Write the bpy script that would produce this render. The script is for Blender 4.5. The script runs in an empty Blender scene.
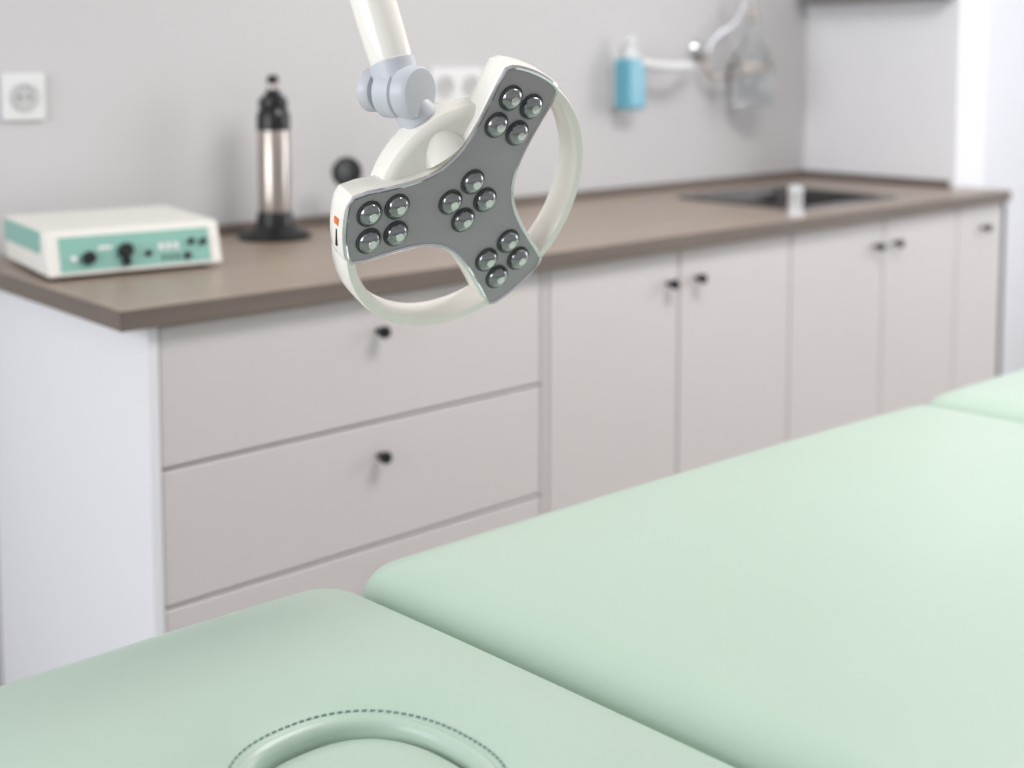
import bpy, bmesh, math
from mathutils import Vector, Matrix
CZ = 1.28
scene = bpy.context.scene
scene.view_settings.view_transform = 'Standard'
scene.view_settings.look = 'None'

# ------------------------------------------------------------ helpers
def srgb(r, g, b):
    f = lambda c: (c/255/12.92) if c/255 <= 0.04045 else ((c/255+0.055)/1.055)**2.4
    return (f(r), f(g), f(b), 1)

def mat(name, col, rough=0.5, metal=0.0, noise=0.0, nscale=8.0, bump=0.0, bscale=200.0, stretch=None, coat=0.0, trans=0.0, spec=None, ior=None):
    m = bpy.data.materials.new(name); m.use_nodes = True
    nt = m.node_tree; b = nt.nodes['Principled BSDF']
    b.inputs['Base Color'].default_value = col
    b.inputs['Roughness'].default_value = rough
    b.inputs['Metallic'].default_value = metal
    b.inputs['Coat Weight'].default_value = coat
    b.inputs['Transmission Weight'].default_value = trans
    if spec is not None: b.inputs['Specular IOR Level'].default_value = spec
    if ior: b.inputs['IOR'].default_value = ior
    tc = nt.nodes.new('ShaderNodeTexCoord')
    mp = nt.nodes.new('ShaderNodeMapping')
    if stretch: mp.inputs['Scale'].default_value = stretch
    nt.links.new(tc.outputs['Object'], mp.inputs['Vector'])
    if noise > 0:
        n = nt.nodes.new('ShaderNodeTexNoise'); n.inputs['Scale'].default_value = nscale
        n.inputs['Detail'].default_value = 6
        nt.links.new(mp.outputs[0], n.inputs['Vector'])
        r = nt.nodes.new('ShaderNodeValToRGB')
        r.color_ramp.elements[0].position = 0.3; r.color_ramp.elements[1].position = 0.7
        r.color_ramp.elements[0].color = tuple(c*(1-noise) for c in col[:3])+(1,)
        r.color_ramp.elements[1].color = tuple(min(1, c*(1+noise)) for c in col[:3])+(1,)
        nt.links.new(n.outputs['Fac'], r.inputs['Fac'])
        nt.links.new(r.outputs['Color'], b.inputs['Base Color'])
    if bump > 0:
        n2 = nt.nodes.new('ShaderNodeTexNoise'); n2.inputs['Scale'].default_value = bscale
        n2.inputs['Detail'].default_value = 4
        nt.links.new(mp.outputs[0], n2.inputs['Vector'])
        bp = nt.nodes.new('ShaderNodeBump'); bp.inputs['Strength'].default_value = bump
        bp.inputs['Distance'].default_value = 0.002
        nt.links.new(n2.outputs['Fac'], bp.inputs['Height'])
        nt.links.new(bp.outputs['Normal'], b.inputs['Normal'])
    return m

M = {}
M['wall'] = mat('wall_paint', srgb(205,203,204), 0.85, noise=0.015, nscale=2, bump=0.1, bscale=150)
M['wall_r'] = mat('wall_paint_white_lit', srgb(240,240,244), 0.8, noise=0.01, nscale=2, bump=0.1, bscale=150)  # white paint, lightened so the brighter light here sits in the colour
M['ceil'] = mat('ceiling_paint', srgb(235,235,235), 0.9)
M['floor'] = mat('floor_vinyl', srgb(170,165,158), 0.45, noise=0.08, nscale=5)
M['front'] = mat('cabinet_front_satin', srgb(212,207,205), 0.36, noise=0.01, nscale=3)
M['carc'] = mat('cabinet_carcass_white', srgb(234,235,239), 0.5, noise=0.01, nscale=3)
M['gap'] = mat('cabinet_inner', srgb(180,176,174), 0.7)
M['plinth'] = mat('plinth_grey', srgb(120,118,116), 0.6)
M['wood'] = mat('countertop_laminate', srgb(158,142,128), 0.36, noise=0.14, nscale=14, stretch=(0.25,3.5,3.5), bump=0.15, bscale=60)
M['wood_e'] = mat('countertop_edge', srgb(112,101,93), 0.55, noise=0.12, nscale=14, stretch=(0.25,3.5,6))
M['mint'] = mat('mint_vinyl', srgb(180,199,184), 0.34, noise=0.012, nscale=4, bump=0.10, bscale=300, spec=0.5)
M['mint_d'] = mat('mint_vinyl_seam', srgb(148,176,163), 0.45, noise=0.02, nscale=30)
M['thread'] = mat('thread', srgb(108,140,132), 0.7)
M['black'] = mat('black_plastic', srgb(22,22,24), 0.3)
M['blackm'] = mat('black_matt', srgb(30,29,30), 0.5)
M['steel'] = mat('brushed_steel', srgb(182,172,164), 0.28, 1.0, noise=0.05, nscale=60, stretch=(1,1,0.05))
M['sink'] = mat('sink_dark', srgb(62,58,57), 0.3, 0.3)
M['chrome'] = mat('chrome', srgb(225,225,228), 0.12, 1.0)
M['tap'] = mat('tap_satin', srgb(232,232,235), 0.3, 0.6)
M['white'] = mat('lamp_white', srgb(246,241,232), 0.25, coat=0.5)
M['plas'] = mat('white_plastic', srgb(230,230,230), 0.4)
M['joint'] = mat('joint_grey', srgb(198,201,207), 0.4)
M['face'] = mat('lamp_face_grey', srgb(163,158,162), 0.32, coat=0.25)
M['rim'] = mat('lamp_rim', srgb(215,215,217), 0.12, 0.9)
M['led'] = mat('led_lens', srgb(135,137,138), 0.10, 0.75, coat=1.0)
M['led_in'] = mat('led_core', srgb(215,217,214), 0.12, 0.7)
M['ledr'] = mat('led_rim', srgb(66,69,71), 0.25)
M['orange'] = mat('logo_orange', srgb(235,120,50), 0.5)
M['box'] = mat('device_cream', srgb(232,229,222), 0.5)
M['teal'] = mat('device_teal', srgb(134,182,170), 0.5)
M['blue'] = mat('soap_blue', srgb(104,172,194), 0.25)
M['glass'] = mat('clear_glass', (0.80,0.83,0.84,1), 0.05, trans=0.85, ior=1.4)
M['socketi'] = mat('socket_inset', srgb(196,196,196), 0.5)
M['frame'] = mat('bed_frame_white', srgb(215,215,215), 0.4)

def empty(name, loc=(0,0,0)):
    e = bpy.data.objects.new(name, None); e.location = loc
    scene.collection.objects.link(e); return e

def finish(name, bm, material, parent=None, smooth=False, bevel=0, matrix=None, auto=False):
    me = bpy.data.meshes.new(name)
    bmesh.ops.recalc_face_normals(bm, faces=bm.faces)
    bm.to_mesh(me); bm.free()
    if matrix is not None: me.transform(matrix)
    o = bpy.data.objects.new(name, me); scene.collection.objects.link(o)
    mats = material if isinstance(material, list) else [material]
    for mm in mats: me.materials.append(mm)
    if smooth:
        for p in me.polygons: p.use_smooth = True
    if bevel:
        b = o.modifiers.new('b', 'BEVEL'); b.width = bevel; b.segments = 3; b.limit_method = 'ANGLE'
        b.angle_limit = math.radians(35)
    if auto:
        for p in me.polygons: p.use_smooth = True
        try:
            me.set_sharp_from_angle(angle=math.radians(35))
        except Exception: pass
    if parent:
        o.parent = parent
        o.matrix_parent_inverse = Matrix.Translation(parent.location).inverted()
    return o

def box(name, x0,x1,y0,y1,z0,z1, m, parent=None, bevel=0, matrix=None):
    bm = bmesh.new()
    v = [bm.verts.new(p) for p in [(x0,y0,z0),(x1,y0,z0),(x1,y1,z0),(x0,y1,z0),(x0,y0,z1),(x1,y0,z1),(x1,y1,z1),(x0,y1,z1)]]
    for f in [(0,3,2,1),(4,5,6,7),(0,1,5,4),(1,2,6,5),(2,3,7,6),(3,0,4,7)]:
        bm.faces.new([v[i] for i in f])
    return finish(name, bm, m, parent, bevel=bevel, matrix=matrix)

def axis_mat(origin, zdir, xhint=None):
    z = Vector(zdir).normalized()
    h = Vector(xhint) if xhint is not None else (Vector((1,0,0)) if abs(z.x) < .9 else Vector((0,1,0)))
    y = z.cross(h).normalized(); x = y.cross(z).normalized()
    m = Matrix((x, y, z)).transposed().to_4x4(); m.translation = Vector(origin); return m

def lathe(name, prof, m, matrix, parent=None, n=40, smooth=True):
    """prof: (r,z) list"""
    bm = bmesh.new(); rings = []
    for r, z in prof:
        if r < 1e-6: rings.append([bm.verts.new((0,0,z))])
        else: rings.append([bm.verts.new((r*math.cos(2*math.pi*i/n), r*math.sin(2*math.pi*i/n), z)) for i in range(n)])
    for a, b in zip(rings, rings[1:]):
        for i in range(n):
            j = (i+1) % n
            if len(a) == 1 and len(b) == 1: continue
            if len(a) == 1: bm.faces.new([a[0], b[i], b[j]])
            elif len(b) == 1: bm.faces.new([a[i], a[j], b[0]])
            else: bm.faces.new([a[i], a[j], b[j], b[i]])
    for r in (rings[0], rings[-1]):
        if len(r) > 1: bm.faces.new(r)
    return finish(name, bm, m, parent, matrix=matrix, auto=True)

def tube(name, pts, r, m, parent=None, res=6):
    cu = bpy.data.curves.new(name, 'CURVE'); cu.dimensions = '3D'
    cu.bevel_depth = r; cu.bevel_resolution = res; cu.use_fill_caps = True; cu.resolution_u = 12
    s = cu.splines.new('BEZIER'); s.bezier_points.add(len(pts)-1)
    for bp, p in zip(s.bezier_points, pts):
        bp.co = p; bp.handle_left_type = bp.handle_right_type = 'AUTO'
    cu.materials.append(m)
    o = bpy.data.objects.new(name, cu); scene.collection.objects.link(o)
    if parent:
        o.parent = parent
        o.matrix_parent_inverse = Matrix.Translation(parent.location).inverted()
    return o

def loft(name, layers, m, parent=None, matrix=None, cap=True):
    bm = bmesh.new(); rs = [[bm.verts.new(p) for p in L] for L in layers]
    n = len(rs[0])
    for a, b in zip(rs, rs[1:]):
        for i in range(n):
            j = (i+1) % n
            bm.faces.new([a[i], a[j], b[j], b[i]])
    if cap:
        for r in (rs[0], rs[-1]): bm.faces.new(r)
    return finish(name, bm, m, parent, matrix=matrix, auto=True)

# ------------------------------------------------------------ room shell
WY = 2.573
box('floor', -2.5, 5.2, -2.5, 2.7, -0.05, 0, M['floor'])
box('wall_back', -2.5, 5.2, WY, WY+0.12, 0, 2.6, M['wall'])
box('wall_right', 5.08, 5.2, -2.5, WY, 0, 2.6, M['wall_r'])
box('wall_partition', 3.641, 3.81, 2.015, WY, 0, 2.6, M['wall_r'], bevel=0.004)
box('wall_niche', 3.812, 5.078, 2.40, 2.46, 0, 2.6, M['wall_r'])
box('ceiling', -2.5, 5.2, -2.5, 2.7, 2.6, 2.65, M['ceil'])

# ------------------------------------------------------------ base cabinet
ZT = CZ-0.3845; ZB = ZT-0.032
cab = empty('kitchen_base_cabinet', (2.3, 2.2, 0))
CX0, CX1, YF = 0.868, 3.70, 1.866
YD = 1.889
sx0, sx1, sy0, sy1 = 2.80, 3.24, 1.99, 2.38
bm = bmesh.new()
def cbox(x0,x1,y0,y1,z0,z1):
    v = [bm.verts.new(p) for p in [(x0,y0,z0),(x1,y0,z0),(x1,y1,z0),(x0,y1,z0),(x0,y0,z1),(x1,y0,z1),(x1,y1,z1),(x0,y1,z1)]]
    for f in [(0,3,2,1),(4,5,6,7),(0,1,5,4),(1,2,6,5),(2,3,7,6),(3,0,4,7)]: bm.faces.new([v[i] for i in f])
cbox(CX0, sx0, YF, WY-.002, ZB, ZT); cbox(sx0, sx1, YF, sy0, ZB, ZT); cbox(sx0, sx1, sy1, WY-.002, ZB, ZT)
cbox(sx1, 3.636, YF, WY-.002, ZB, ZT); cbox(3.636, CX1, YF, 2.01, ZB, ZT)
finish('countertop', bm, M['wood'], cab)
box('countertop_front_edge', CX0, CX1, YF-0.0015, YF, ZB, ZT, M['wood_e'], cab)
box('countertop_side_edge', CX0-0.0015, CX0, YF, WY-.002, ZB, ZT, M['wood_e'], cab)
box('splash_strip', 1.0, 3.636, WY-0.016, WY-0.002, ZT, ZT+0.022, M['wood_e'], cab, bevel=0.004)
box('splash_strip_side', 3.622, 3.638, 2.03, WY-0.016, ZT, ZT+0.022, M['wood_e'], cab, bevel=0.004)
box('side_panel', 0.920, 0.938, YD-.003, WY-.004, 0.0, ZB, M['carc'], cab, bevel=0.001)
box('end_gap_shade', 3.700, 3.716, YD-.003, 2.010, 0.0, ZT-.002, M['plinth'], cab, bevel=0.001)  # dark strip standing in for the shadow gap past the cabinet end
box('carcass_front', 0.939, 3.699, YD+.0185, YD+.03, 0.16, ZB, M['gap'], cab)
box('carcass_floor', 0.939, 3.63, YD+.03, WY-.004, 0.16, 0.178, M['carc'], cab)
box('plinth', 0.939, 3.69, 1.95, 1.965, 0.0, 0.16, M['plinth'], cab)
zb = 0.165; g = 0.0028
d1, d2 = CZ-0.658, CZ-0.890
def front(name, x0, x1, z0, z1): box(name, x0+g, x1-g, YD, YD+.018, z0+g, z1-g, M['front'], cab, bevel=0.0025)
front('drawer_front_1', 0.938, 1.783, d1, ZB-.004)
front('drawer_front_2', 0.938, 1.783, d2, d1)
front('drawer_front_3', 0.938, 1.783, zb, d2)
box('divider_strip', 1.785, 1.801, YD+.001, YD+.02, zb, ZB, M['front'], cab)
front('door_front_1', 1.803, 2.210, zb, ZB-.004)
front('door_front_2', 2.210, 2.630, zb, ZB-.004)
front('door_front_3', 2.630, 3.048, zb, ZB-.004)
front('door_front_4', 3.048, 3.432, zb, ZB-.004)
front('door_front_5', 3.432, 3.698, zb, ZB-.004)
for i, (x, z) in enumerate([(1.370,-.488),(1.370,-.7205),(1.370,-.96),(2.168,-.493),(2.264,-.491),(3.000,-.489),(3.094,-.489),(3.575,-.488)]):
    mx = axis_mat((x, YD, CZ+z), (0,-1,0))
    lathe('knob_%d' % (i+1), [(0.005,0),(0.0045,0.012),(0.0105,0.016),(0.012,0.024),(0.010,0.029),(0,0.03)], M['black'], mx, cab, n=24)

# sink
sk = empty('sink', (3.0, 2.2, ZT))
bm = bmesh.new()
def rr(x0,x1,y0,y1,r,z,n=6):
    pts=[]
    for cx,cy,a0 in [(x1-r,y1-r,0),(x0+r,y1-r,90),(x0+r,y0+r,180),(x1-r,y0+r,270)]:
        for i in range(n+1):
            a=math.radians(a0+90*i/n); pts.append((cx+r*math.cos(a),cy+r*math.sin(a),z))
    return pts
L=[rr(sx0-.025,sx1+.025,sy0-.022,sy1+.025,.04,ZT+.0005), rr(sx0-.022,sx1+.022,sy0-.02,sy1+.022,.04,ZT+.006),
   rr(sx0+.008,sx1-.008,sy0+.008,sy1-.008,.04,ZT+.005), rr(sx0+.012,sx1-.012,sy0+.012,sy1-.012,.04,ZT-.01),
   rr(sx0+.03,sx1-.03,sy0+.03,sy1-.03,.05,ZT-.15)]
rs=[[bm.verts.new(p) for p in l] for l in L]
for a,b in zip(rs,rs[1:]):
    for i in range(len(a)):
        j=(i+1)%len(a); bm.faces.new([a[i],a[j],b[j],b[i]])
bm.faces.new(rs[-1])
finish('basin', bm, M['sink'], sk, auto=True)
lathe('drain', [(0.035,0),(0.035,0.003),(0.02,0.004),(0,0.001)], M['chrome'], Matrix.Translation((3.0,2.19,ZT-.1495)), sk, n=24)
fc = empty('faucet', (2.69, 1.922, ZT))
fb = Matrix.Translation((2.69,1.922,ZT))
lathe('faucet_body', [(0.024,0),(0.024,0.006),(0.019,0.01),(0.0185,0.05),(0.020,0.055),(0.019,0.070),(0.010,0.077),(0,0.078)], M['tap'], fb, fc, n=28)
tube('faucet_spout', [(2.695,1.927,ZT+.045),(2.75,1.960,ZT+.05),(2.83,2.01,ZT+.04)], 0.007, M['tap'], fc)

# shelf on partition
box('wall_shelf', 3.565, 3.640, 2.03, 2.55, CZ+.192, CZ+.215, M['plinth'], None, bevel=0.002)

# ------------------------------------------------------------ sockets
def socket(x, z, gangs, y=WY):
    e = empty('wall_socket', (x, y, CZ+z)); w = 0.086*gangs
    box('plate', x-w/2, x+w/2, y-0.011, y-0.0005, CZ+z-.047, CZ+z+.047, M['plas'], e, bevel=0.004)
    for k in range(gangs):
        cx = x-w/2+0.086*(k+.5)
        mx = axis_mat((cx, y-0.011, CZ+z), (0,-1,0))
        lathe('ring_%d'%k, [(0.029,0),(0.029,0.003),(0.024,0.004),(0.022,-0.004+.0045),(0,0.0006)], M['socketi'], mx, e, n=32)
        for s in (-1,1):
            lathe('pin_%d_%d'%(k,s), [(0.003,0),(0.003,0.0016),(0,0.0016)], M['blackm'], axis_mat((cx+s*.0095, y-0.0112, CZ+z),(0,-1,0)), e, n=12)
socket(1.000, -.070, 1)
socket(2.12, -.062, 2)

# ------------------------------------------------------------ thermos flask
TX,TY = 1.495, 2.438
tf = empty('thermos_flask', (TX,TY, ZT)); T = Matrix.Translation((TX,TY,ZT))
lathe('base', [(0.078,0),(0.080,0.006),(0.074,0.012),(0.052,0.02),(0.042,0.03),(0.038,0.055),(0.036,0.06),(0,0.06)], M['black'], T, tf)
lathe('steel_body', [(0.0345,0.055),(0.0345,0.240),(0.033,0.243),(0,0.243)], M['steel'], T, tf)
lathe('collar', [(0.0365,0.237),(0.0365,0.267),(0.034,0.275),(0.030,0.283),(0.032,0.290),(0.030,0.305),(0.016,0.317),(0.013,0.327),(0.0,0.327)], M['black'], T, tf)
lathe('pump_tip', [(0.010,0.325),(0.009,0.339),(0,0.339)], M['steel'], T, tf, n=20)
lathe('pump_cap', [(0.012,0.338),(0.013,0.350),(0.008,0.356),(0,0.357)], M['black'], T, tf, n=20)
mxx,myy=1.695,2.46
sm = empty('table_mirror', (mxx,myy, ZT)); T = Matrix.Translation((mxx,myy,ZT))
lathe('foot', [(0.035,0),(0.035,0.005),(0.006,0.012),(0.005,0.11),(0,0.11)], M['black'], T, sm, n=28)
lathe('head', [(0,-0.009),(0.03,-0.008),(0.036,0),(0.034,0.006),(0.028,0.008),(0,0.007)], M['black'], axis_mat((mxx,myy-.01,ZT+.132),(-.75,-.66,0.1)), sm, n=32)

# ------------------------------------------------------------ electrotherapy unit
eu = empty('electrotherapy_unit', (1.05, 2.3, ZT))
EM = Matrix.Translation((0.888,2.192,ZT)) @ Matrix.Rotation(math.radians(-7.2),4,'Z')
W, D, Hh = 0.320, 0.30, 0.091
bm = bmesh.new()
prof = [(0.0,0.008),(0.022,Hh-.012),(0.030,Hh-.004),(D,Hh),(D,0.008)]
a = [bm.verts.new((0,y,z)) for y,z in prof]; b = [bm.verts.new((W,y,z)) for y,z in prof]
bm.faces.new(a); bm.faces.new(b)
for i in range(5):
    j=(i+1)%5; bm.faces.new([a[i],a[j],b[j],b[i]])
finish('case', bm, M['box'], eu, bevel=0.005, matrix=EM)
box('teal_side', -0.0015, 0.0005, 0.05, D-.004, 0.045, Hh-.006, M['teal'], eu, matrix=EM)
for i,(fx,fy) in enumerate([(0.03,0.03),(W-.03,0.03),(0.03,D-.03),(W-.03,D-.03)]):
    lathe('foot_%d'%i, [(0.01,0),(0.01,0.0095),(0,0.0095)], M['black'], EM@Matrix.Translation((fx,fy,0)), eu, n=16)
sl = Vector((0,0.022,Hh-.020)); L_ = sl.length; sdir = sl.normalized()
FM = EM @ Matrix.Translation((0,0,0.008)) @ Matrix((Vector((1,0,0)), sdir, Vector((1,0,0)).cross(sdir))).transposed().to_4x4()
box('front_panel', 0.022, W-.022, 0.008, L_-.004, -0.0005, 0.0015, M['teal'], eu, matrix=FM)
def knob(px, py, r, h, m, nm): lathe(nm, [(r,0),(r,h*.7),(r*.85,h),(0,h)], m, FM@Matrix.Translation((px,py,0.0015)), eu, n=24)
knob(0.072,0.030,0.012,0.012,M['black'],'dial_1'); knob(0.138,0.038,0.014,0.014,M['black'],'dial_2'); knob(0.138,0.018,0.008,0.010,M['black'],'dial_3')
knob(0.262,0.046,0.006,0.010,M['black'],'dial_4'); knob(0.285,0.044,0.006,0.010,M['black'],'dial_5')
knob(0.180,0.030,0.006,0.006,M['black'],'jack_1'); knob(0.252,0.020,0.007,0.006,M['black'],'jack_2'); knob(0.045,0.030,0.006,0.006,M['plas'],'jack_3')
for k in range(3):
    box('button_%d'%k, 0.200+k*.014, 0.209+k*.014, 0.034,0.046,0.0015,0.004, M['plas'], eu, matrix=FM)
    box('switch_%d'%k, 0.205+k*.013, 0.211+k*.013, 0.016,0.024,0.0015,0.003, M['blackm'], eu, matrix=FM)
box('label_strip', 0.09,0.115,0.044,0.050,0.0015,0.002, M['plas'], eu, matrix=FM)

# ------------------------------------------------------------ soap dispensers
sd = empty('soap_dispenser', (2.73, 2.52, CZ-.06))
box('bottle', 2.685, 2.762, 2.49, 2.55, CZ-.135, CZ+.010, M['blue'], sd, bevel=0.010)
box('wall_bracket', 2.70, 2.75, 2.551, WY-.0005, CZ-.13, CZ+.03, M['plas'], sd, bevel=0.003)
lathe('pump', [(0.024,0),(0.024,0.020),(0.012,0.025),(0.011,0.045),(0.016,0.048),(0.015,0.064),(0,0.066)], M['plas'], Matrix.Translation((2.725,2.52,CZ+.008)), sd, n=24)
tube('lever', [(2.725,2.52,CZ+.004),(2.80,2.47,CZ-.012),(2.90,2.46,CZ-.012),(2.97,2.50,CZ-.012)], 0.014, M['plas'], sd)
s2 = empty('soap_dispenser', (3.2, 2.52, CZ))
lathe('rosette', [(0.034,0.0005),(0.034,0.008),(0.026,0.016),(0.012,0.022),(0.011,0.045),(0,0.046)], M['chrome'], axis_mat((3.08,WY,CZ+.035),(0,-1,0)), s2)
tube('upper_pipe', [(3.07,2.53,CZ+.035),(3.12,2.525,CZ+.085),(3.19,2.52,CZ+.12),(3.24,2.52,CZ+.20),(3.26,2.53,CZ+.27)], 0.006, M['chrome'], s2)
tube('lower_arm', [(3.07,2.53,CZ+.03),(3.06,2.51,CZ-.03),(3.12,2.50,CZ-.045),(3.25,2.42,CZ-.01)], 0.007, M['steel'], s2)
box('bottle_bracket', 3.235,3.279,2.555,WY-.0003,CZ-.10,CZ+.0, M['steel'], s2, bevel=.003)
lathe('glass_bottle', [(0.062,-.135),(0.066,-.125),(0.066,-.02),(0.055,0.02),(0.026,0.06),(0.018,0.09),(0.018,0.125),(0.022,0.13),(0.0,0.13)], M['glass'], Matrix.Translation((3.257,2.498,CZ)), s2)
lathe('bottle_band', [(0.0665,-.018),(0.0685,-.018),(0.0685,-.008),(0.0665,-.008)], M['steel'], Matrix.Translation((3.257,2.498,CZ)), s2)
lathe('pump_head', [(0.018,0.13),(0.018,0.15),(0.006,0.155),(0.006,0.19),(0,0.19)], M['steel'], Matrix.Translation((3.257,2.498,CZ)), s2, n=20)

# ------------------------------------------------------------ examination table
bed = empty('examination_table', (1.3, 0.75, 0))
ZBED = CZ-0.545
SK = 0.055
def hole_r(a, hole):
    c,s=abs(math.cos(a)/hole[2]),abs(math.sin(a)/hole[3]); p=2.35
    return 1/((c**p+s**p)**(1/p))
def cushion(name, x0,x1,y0,y1,ztop,thick=0.085,rc=0.045,rh=0.05,rv=0.038,dome=0.018,hole=None):
    cx,cy=(x0+x1)/2,(y0+y1)/2; hx,hy=(x1-x0)/2,(y1-y0)/2
    ox,oy = (hole[0],hole[1]) if hole else (cx,cy)
    def sdf(x,y):
        qx=abs(x-cx)-(hx-rc); qy=abs(y-cy)-(hy-rc)
        return math.hypot(max(qx,0),max(qy,0))+min(max(qx,qy),0)-rc
    def bound(a):
        c,s=math.cos(a),math.sin(a); lo,hi=0,3
        for _ in range(40):
            md=(lo+hi)/2
            if sdf(ox+c*md,oy+s*md)>0: hi=md
            else: lo=md
        return lo
    def zt(x,y):
        de=max(0,-sdf(x,y)); e=min(1,de/rh)
        z=ztop-rv*(1-math.sqrt(max(0,1-(1-e)**2)))
        u=min(1,abs((x-cx)/hx)); v=min(1,abs((y-cy)/hy))
        z+=dome*(1-u**2.6)*(1-v**3)
        if hole:
            dx,dy=x-ox,y-oy
            gap=math.hypot(dx,dy)-hole_r(math.atan2(dy,dx),hole)
            k=max(0,1-max(0,gap)/0.095)
            z-=0.022*k**2.3
        return z
    N=260; angs=[]
    per=[]
    for i in range(2000):
        a=2*math.pi*i/2000; r=bound(a); per.append((a,ox+math.cos(a)*r,oy+math.sin(a)*r))
    acc=[0]
    for i in range(2000):
        p,q=per[i],per[(i+1)%2000]; acc.append(acc[-1]+math.hypot(p[1]-q[1],p[2]-q[2]))
    tot=acc[-1]; k=0
    for i in range(N):
        t=tot*i/N
        while acc[k+1]<t: k+=1
        angs.append(2*math.pi*(k+(t-acc[k])/(acc[k+1]-acc[k]))/2000)
    bm=bmesh.new(); rings=[]
    K=72
    for i in range(K+1):
        t=i/K
        t=(1-(1-t)**1.9) if not hole else (t*t*(3-2*t)*0.6+t*0.4)
        ring=[]
        for a in angs:
            c,s=math.cos(a),math.sin(a); rb=bound(a)
            r0=hole_r(a,hole) if hole else 0.004
            r=r0+(rb-r0)*t
            x,y=ox+c*r,oy+s*r
            ring.append(bm.verts.new((x,y,zt(x,y))))
        rings.append(ring)
    zbot=ztop-thick
    for zz,ins in [(zbot+0.02,0),(zbot+0.006,0.006),(zbot,0.02)]:
        rings.append([bm.verts.new((ox+math.cos(a)*(bound(a)-ins),oy+math.sin(a)*(bound(a)-ins),zz)) for a in angs])
    for p,q in zip(rings,rings[1:]):
        for i in range(N):
            j=(i+1)%N; bm.faces.new([p[i],p[j],q[j],q[i]])
    if hole:
        prev=rings[0]
        for zz in (ztop-0.035, zbot):
            ring=[bm.verts.new((v.co.x,v.co.y,zz)) for v in prev]
            for i in range(N):
                j=(i+1)%N; bm.faces.new([prev[j],prev[i],ring[i],ring[j]])
            prev=ring
        for i in range(N):
            j=(i+1)%N; bm.faces.new([prev[j],prev[i],rings[-1][i],rings[-1][j]])
    else:
        bm.faces.new(rings[0]); bm.faces.new(rings[-1])
    for v in bm.verts:
        v.co.x += SK*(1.1-v.co.y)  # whole cushion shape skewed so the seam angle matches the camera view
        v.co.z -= 0.019*max(0,v.co.x-.80)
    finish(name,bm,M['mint'],bed,smooth=True)
    return zt
BY0,BY1=0.385,1.118
HC=(0.518,0.757,0.084,0.092)
zt=cushion('head_cushion',0.20,0.760,BY0,BY1+.008,ZBED+.006,hole=HC,dome=0.024,rh=.06,rc=.06)
cushion('middle_cushion',0.766,1.905,BY0,BY1,ZBED+.014,dome=0.020,rh=.06,rv=.04)
cushion('foot_cushion',1.912,2.60,BY0,BY1,ZBED+.018,dome=0.014)
SH=SK*(1.1-HC[1])
def ell(a,off,z):
    r=hole_r(a,HC)+off
    return (HC[0]+r*math.cos(a),HC[1]+r*math.sin(a),z)
n=96
def zl(a,off): x,y,_=ell(a,off,0); return zt(x,y)
# skew matrix identical to that of the cushions (the cushion geometry itself is sheared to fit the seam angle in view)
MS=Matrix(((1,-SK,0,SK*1.1),(0,1,0,0),(0,0,1,0),(0,0,0,1)))
ring_layers=[]
for off,dz in [(0.0065,-0.0015),(0.006,0.0006),(0.004,0.0020),(0.0015,0.0020),(-0.001,0.0004),(-0.0025,-0.004),(-0.0025,-0.02)]:
    ring_layers.append([ell(2*math.pi*i/n,off,zl(2*math.pi*i/n,max(off,0))+dz) for i in range(n)])
loft('hole_piping',ring_layers,M['mint'],bed,cap=False,matrix=MS)
bm=bmesh.new()
ns=100
for i in range(ns):
    a=2*math.pi*i/ns; p=Vector(ell(a,0.0105,zl(a,0.0105)+0.0003)); q=Vector(ell(a+.01,0.0105,zl(a+.01,0.0105)+0.0003)); tdir=(q-p).normalized(); nd=Vector((tdir.y,-tdir.x,0.22))
    vs=[]
    for sa,sb in [(-1,-1),(1,-1),(1,1),(-1,1)]:
        vs.append(bm.verts.new(p+tdir*0.0019*sa+nd*0.0006*sb))
    top=[bm.verts.new(v.co+Vector((0,0,0.0009))) for v in vs]
    bm.faces.new(top)
    for k in range(4): bm.faces.new([vs[k],vs[(k+1)%4],top[(k+1)%4],top[k]])
finish('hole_stitching',bm,M['thread'],bed,matrix=MS)
zz=zl(0,0)
pl=[]
for off,dz in [(-.010,-.06),(-.0055,-.05),(-.0055,-.014),(-.0075,-.009),(-.014,-.005),(-.030,-.002),(-.055,-.0005),(-.075,0)]:
    pl.append([ell(2*math.pi*i/n,off,zz+dz) for i in range(n)])
loft('face_hole_plug',pl,M['mint'],bed,matrix=MS)
zf=ZBED-0.083
box('frame_deck_head',0.27,0.75,BY0+.03,BY1-.03,zf-.02,zf+.004,M['frame'],bed)
box('frame_deck_middle',0.805,1.86,BY0+.03,BY1-.03,zf-.02,zf+.0,M['frame'],bed)
box('frame_deck_foot',1.93,2.55,BY0+.03,BY1-.03,zf-.02,zf-.008,M['frame'],bed)
for y in (BY0+.12,BY1-.16):
    box('rail_%d'%int(y*100),0.3,2.45,y,y+.04,zf-.06,zf-.02,M['frame'],bed,bevel=.003)
for i,(x,y) in enumerate([(0.5,BY0+.12),(0.5,BY1-.16),(2.2,BY0+.12),(2.2,BY1-.16)]):
    box('leg_%d'%i,x,x+.04,y,y+.04,0.0,zf-.06,M['frame'],bed,bevel=.003)

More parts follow.
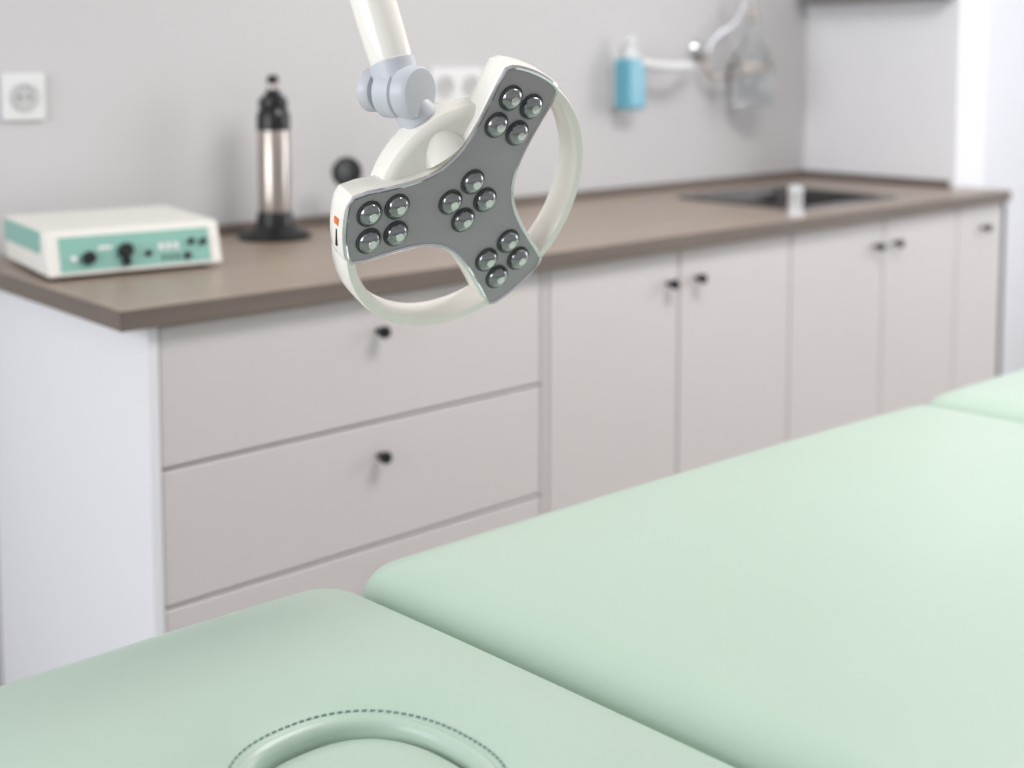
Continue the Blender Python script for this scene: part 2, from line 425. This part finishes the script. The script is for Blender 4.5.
# ------------------------------------------------------------ examination lamp
lamp = empty('examination_lamp', (0.80,0.96,CZ-.13))
C = Vector((0.804,0.959,CZ-0.134)); cam = Vector((0,0,CZ))
V = (cam-C).normalized(); Rr = (-V).cross(Vector((0,0,1))).normalized(); U = V.cross(Rr).normalized()
th = math.radians(45)
major = (Rr*0.643+U*0.766).normalized(); lr = (Rr*0.766-U*0.643).normalized()
nrm = V*math.cos(th)+lr*math.sin(th)
yy = -(lr*math.cos(th)-V*math.sin(th))
LM = Matrix((major, yy, nrm)).transposed().to_4x4(); LM.translation = C
R0, w = 0.140, 0.036
RD = 0.007
arms=[16,135,256]
def rot(x,y,a): c,s=math.cos(a),math.sin(a); return (x*c-y*s,x*s+y*c)
def outline():
    pts=[]
    for i,a in enumerate(arms):
        a=math.radians(a); dl=math.asin(w/R0); Ra=R0-(RD if i==1 else 0)
        for k in range(13):
            f=-1+2*k/12
            ca=a+dl*f; rad=Ra*(1-0.020*abs(f)**10)
            pts.append((rad*math.cos(ca),rad*math.sin(ca)))
        a2=math.radians(arms[(i+1)%3]); xe=math.sqrt(R0*R0-w*w)*0.955
        kk=0.024
        P0=rot(xe-(RD if i==1 else 0),w,a);P1=rot(kk,w*0.80,a);P2=rot(kk,-w*0.80,a2);P3=rot(xe-(RD if i==0 else 0),-w,a2)
        for k in range(1,26):
            t=k/26; b0,b1,b2,b3=(1-t)**3,3*t*(1-t)**2,3*t*t*(1-t),t**3
            pts.append((b0*P0[0]+b1*P1[0]+b2*P2[0]+b3*P3[0], b0*P0[1]+b1*P1[1]+b2*P2[1]+b3*P3[1]))
    return pts
OL=outline()
def off(d,z):
    n=len(OL); out=[]
    for i in range(n):
        p,q=OL[i-1],OL[(i+1)%n]; tx,ty=q[0]-p[0],q[1]-p[1]; l=math.hypot(tx,ty)
        out.append((OL[i][0]+ty/l*d,OL[i][1]-tx/l*d,z))
    return out
loft('shell',[off(-0.010,-0.033),off(-0.002,-0.031),off(0.003,-0.025),off(0.0045,-0.017),off(0.0045,-0.003),off(0.0035,0.0),off(0.001,0.0005)],M['white'],lamp,LM)
loft('bezel',[off(0.0034,-0.0005),off(0.0031,0.0022),off(0.0016,0.0032),off(-0.0004,0.0022),off(-0.0008,0.0006)],M['rim'],lamp,LM,cap=False)
loft('face_plate',[off(0.0008,0.0002),off(0.0004,0.0014),off(-0.001,0.0016)],M['face'],lamp,LM)
def arc_ring(name,a0,a1,s0=0,s1=0):
    bm=bmesh.new(); sec=[(0.1325,-.028),(0.1350,-.032),(0.1425,-.032),(0.1450,-.028),(0.1450,-.005),(0.1430,-.001),(0.1350,-.001),(0.1325,-.005)]
    n=48; rs=[]
    for i in range(n+1):
        t=i/n; a=math.radians(a0+(a1-a0)*t); dr=-s0*(1-t)**5-s1*t**5
        rs.append([bm.verts.new(((r+dr)*math.cos(a),(r+dr)*math.sin(a),z)) for r,z in sec])
    for p,q in zip(rs,rs[1:]):
        for i in range(8): j=(i+1)%8; bm.faces.new([p[i],p[j],q[j],q[i]])
    bm.faces.new(rs[0]); bm.faces.new(rs[-1])
    finish(name,bm,M['white'],lamp,matrix=LM,auto=True)
arc_ring('ring_left',143,252,.012,.002); arc_ring('ring_right',260,366,.002,.004)
def sector(r,z,a0=8,a1=144,n=36):
    return [(0.0,0.0,z)]+[(r*math.cos(math.radians(a0+(a1-a0)*i/n)),r*math.sin(math.radians(a0+(a1-a0)*i/n)),z) for i in range(n+1)]
loft('housing',[sector(0.080,-.042),sector(0.092,-.038),sector(0.097,-.030),sector(0.097,-.012),sector(0.094,-.008),sector(0.088,-.006)],M['white'],lamp,LM)
# LEDs
s=0.0147; idx=0
cl=[(0,0,-11)]+[(0.095*math.cos(math.radians(a)),0.095*math.sin(math.radians(a)),a) for a in arms]
for cx,cy,a in cl:
    for sx_,sy_ in [(1,1),(1,-1),(-1,1),(-1,-1)]:
        dx,dy=rot(sx_*s,sy_*s,math.radians(a)); idx+=1
        TM=LM@Matrix.Translation((cx+dx,cy+dy,0.0015))
        lathe('led_rim_%d'%idx,[(0.0135,0),(0.0133,0.0018),(0.0118,0.0022),(0.0114,0.001)],M['ledr'],TM,lamp,n=28)
        lathe('led_lens_%d'%idx,[(0.0116,0.0008),(0.0110,0.0040),(0.0088,0.0066),(0.0055,0.0082),(0.002,0.0088),(0,0.0089)],M['led'],TM,lamp,n=28)
        lathe('led_core_%d'%idx,[(0.0045,0.0070),(0.0042,0.0090),(0,0.0094)],M['led_in'],TM,lamp,n=20)
EMt=LM@Matrix.Rotation(math.radians(135),4,'Z')
box('logo',0.134,0.1382,-0.012,-0.005,-0.013,-0.006,M['orange'],lamp,matrix=EMt)
box('logo_text',0.134,0.1380,0.0,0.018,-0.0100,-0.0080,M['blackm'],lamp,matrix=EMt)
# joint
px=0.00098
def S(dx,dy,dv): return C+Rr*(dx*px)+U*(-dy*px)+V*dv
J=S(400-463,93-197,0.046)
pax=(Rr*0.80+V*0.58-U*0.10).normalized()
lathe('pivot',[(0.020,-0.016),(0.0255,-0.014),(0.0255,0.004),(0.023,0.0055),(0.023,0.007),(0.0255,0.008),(0.0255,0.020),(0.023,0.024),(0,0.0245)],M['joint'],axis_mat(J,pax),lamp)
lathe('lock_knob',[(0.010,-0.016),(0.010,-0.024),(0.019,-0.025),(0.021,-0.028),(0.021,-0.036),(0.018,-0.039),(0,-0.039)],M['joint'],axis_mat(J,pax),lamp)
top=S(366-463,-20-197,0.040)
tdir=(top-J).normalized()
lathe('collar',[(0.0215,0.0),(0.0215,0.018),(0.0220,0.024),(0.0220,0.029),(0.020,0.030),(0,0.030)],M['joint'],axis_mat(J,tdir),lamp)
Ltop=0.62
lathe('upper_arm',[(0.0,0.028),(0.0195,0.028),(0.0205,0.034),(0.0212,0.06),(0.0218,0.14),(0.0218,Ltop),(0,Ltop)],M['white'],axis_mat(J,tdir),lamp)
E=J+tdir*Ltop
lathe('elbow',[(0,-.035),(0.028,-.034),(0.03,-.02),(0.03,.02),(0.028,.034),(0,.035)],M['joint'],axis_mat(E,pax),lamp)
tube('ceiling_post',[E,(E.x,E.y,2.56)],0.0205,M['white'],lamp)
lathe('ceiling_rose',[(0.07,0),(0.07,.03),(0.03,.05),(0,.05)],M['white'],axis_mat((E.x,E.y,2.6),(0,0,-1)),lamp)
H1=LM@Vector((0.020,0.052,-0.010))
sdv=(H1-J); sl_=sdv.length
lathe('stem',[(0.0165,0.010),(0.0155,0.022),(0.0150,0.028),(0.0170,0.034),(0.0195,sl_*.7),(0.024,sl_),(0,sl_)],M['white'],axis_mat(J,sdv),lamp)
lathe('stem_cuff',[(0.014,0.004),(0.0190,0.014),(0.0190,0.032),(0.0165,0.035),(0,0.035)],M['joint'],axis_mat(J,sdv),lamp)

# ------------------------------------------------------------ lights
w_ = bpy.data.worlds.new('World'); scene.world = w_; w_.use_nodes = True
bg = w_.node_tree.nodes['Background']; bg.inputs[0].default_value = (0.93,0.95,1.0,1); bg.inputs[1].default_value = 0.54
def area(name, loc, target, sx, sy, power, col):
    l = bpy.data.lights.new(name, 'AREA'); l.shape='RECTANGLE'; l.size=sx; l.size_y=sy; l.energy=power; l.color=col
    o = bpy.data.objects.new(name, l); scene.collection.objects.link(o); o.location=loc
    d = Vector(target)-Vector(loc); o.rotation_euler = d.to_track_quat('-Z','Y').to_euler(); return o
area('window_light_left', (-2.2,1.2,1.7), (1.5,1.3,0.9), 2.0,1.5, 58, (0.93,0.96,1.0))
area('window_light_right', (4.95,0.6,1.6), (3.2,1.6,1.0), 1.8,1.5, 50, (0.95,0.97,1.0))
area('ceiling_light', (2.0,0.7,2.55), (2.0,1.0,0.0), 1.2,0.6, 38, (1.0,0.97,0.95))

# ------------------------------------------------------------ camera
cd = bpy.data.cameras.new('camera'); co = bpy.data.objects.new('camera', cd); scene.collection.objects.link(co)
co.location = (0,0,CZ); co.rotation_euler = (math.radians(85),0,math.radians(-42))
cd.sensor_width = 36; cd.lens = 45.35; cd.shift_y = -0.2042; cd.clip_start = 0.02
cd.dof.use_dof = True; cd.dof.focus_distance = 1.18; cd.dof.aperture_fstop = 3.3
scene.camera = co
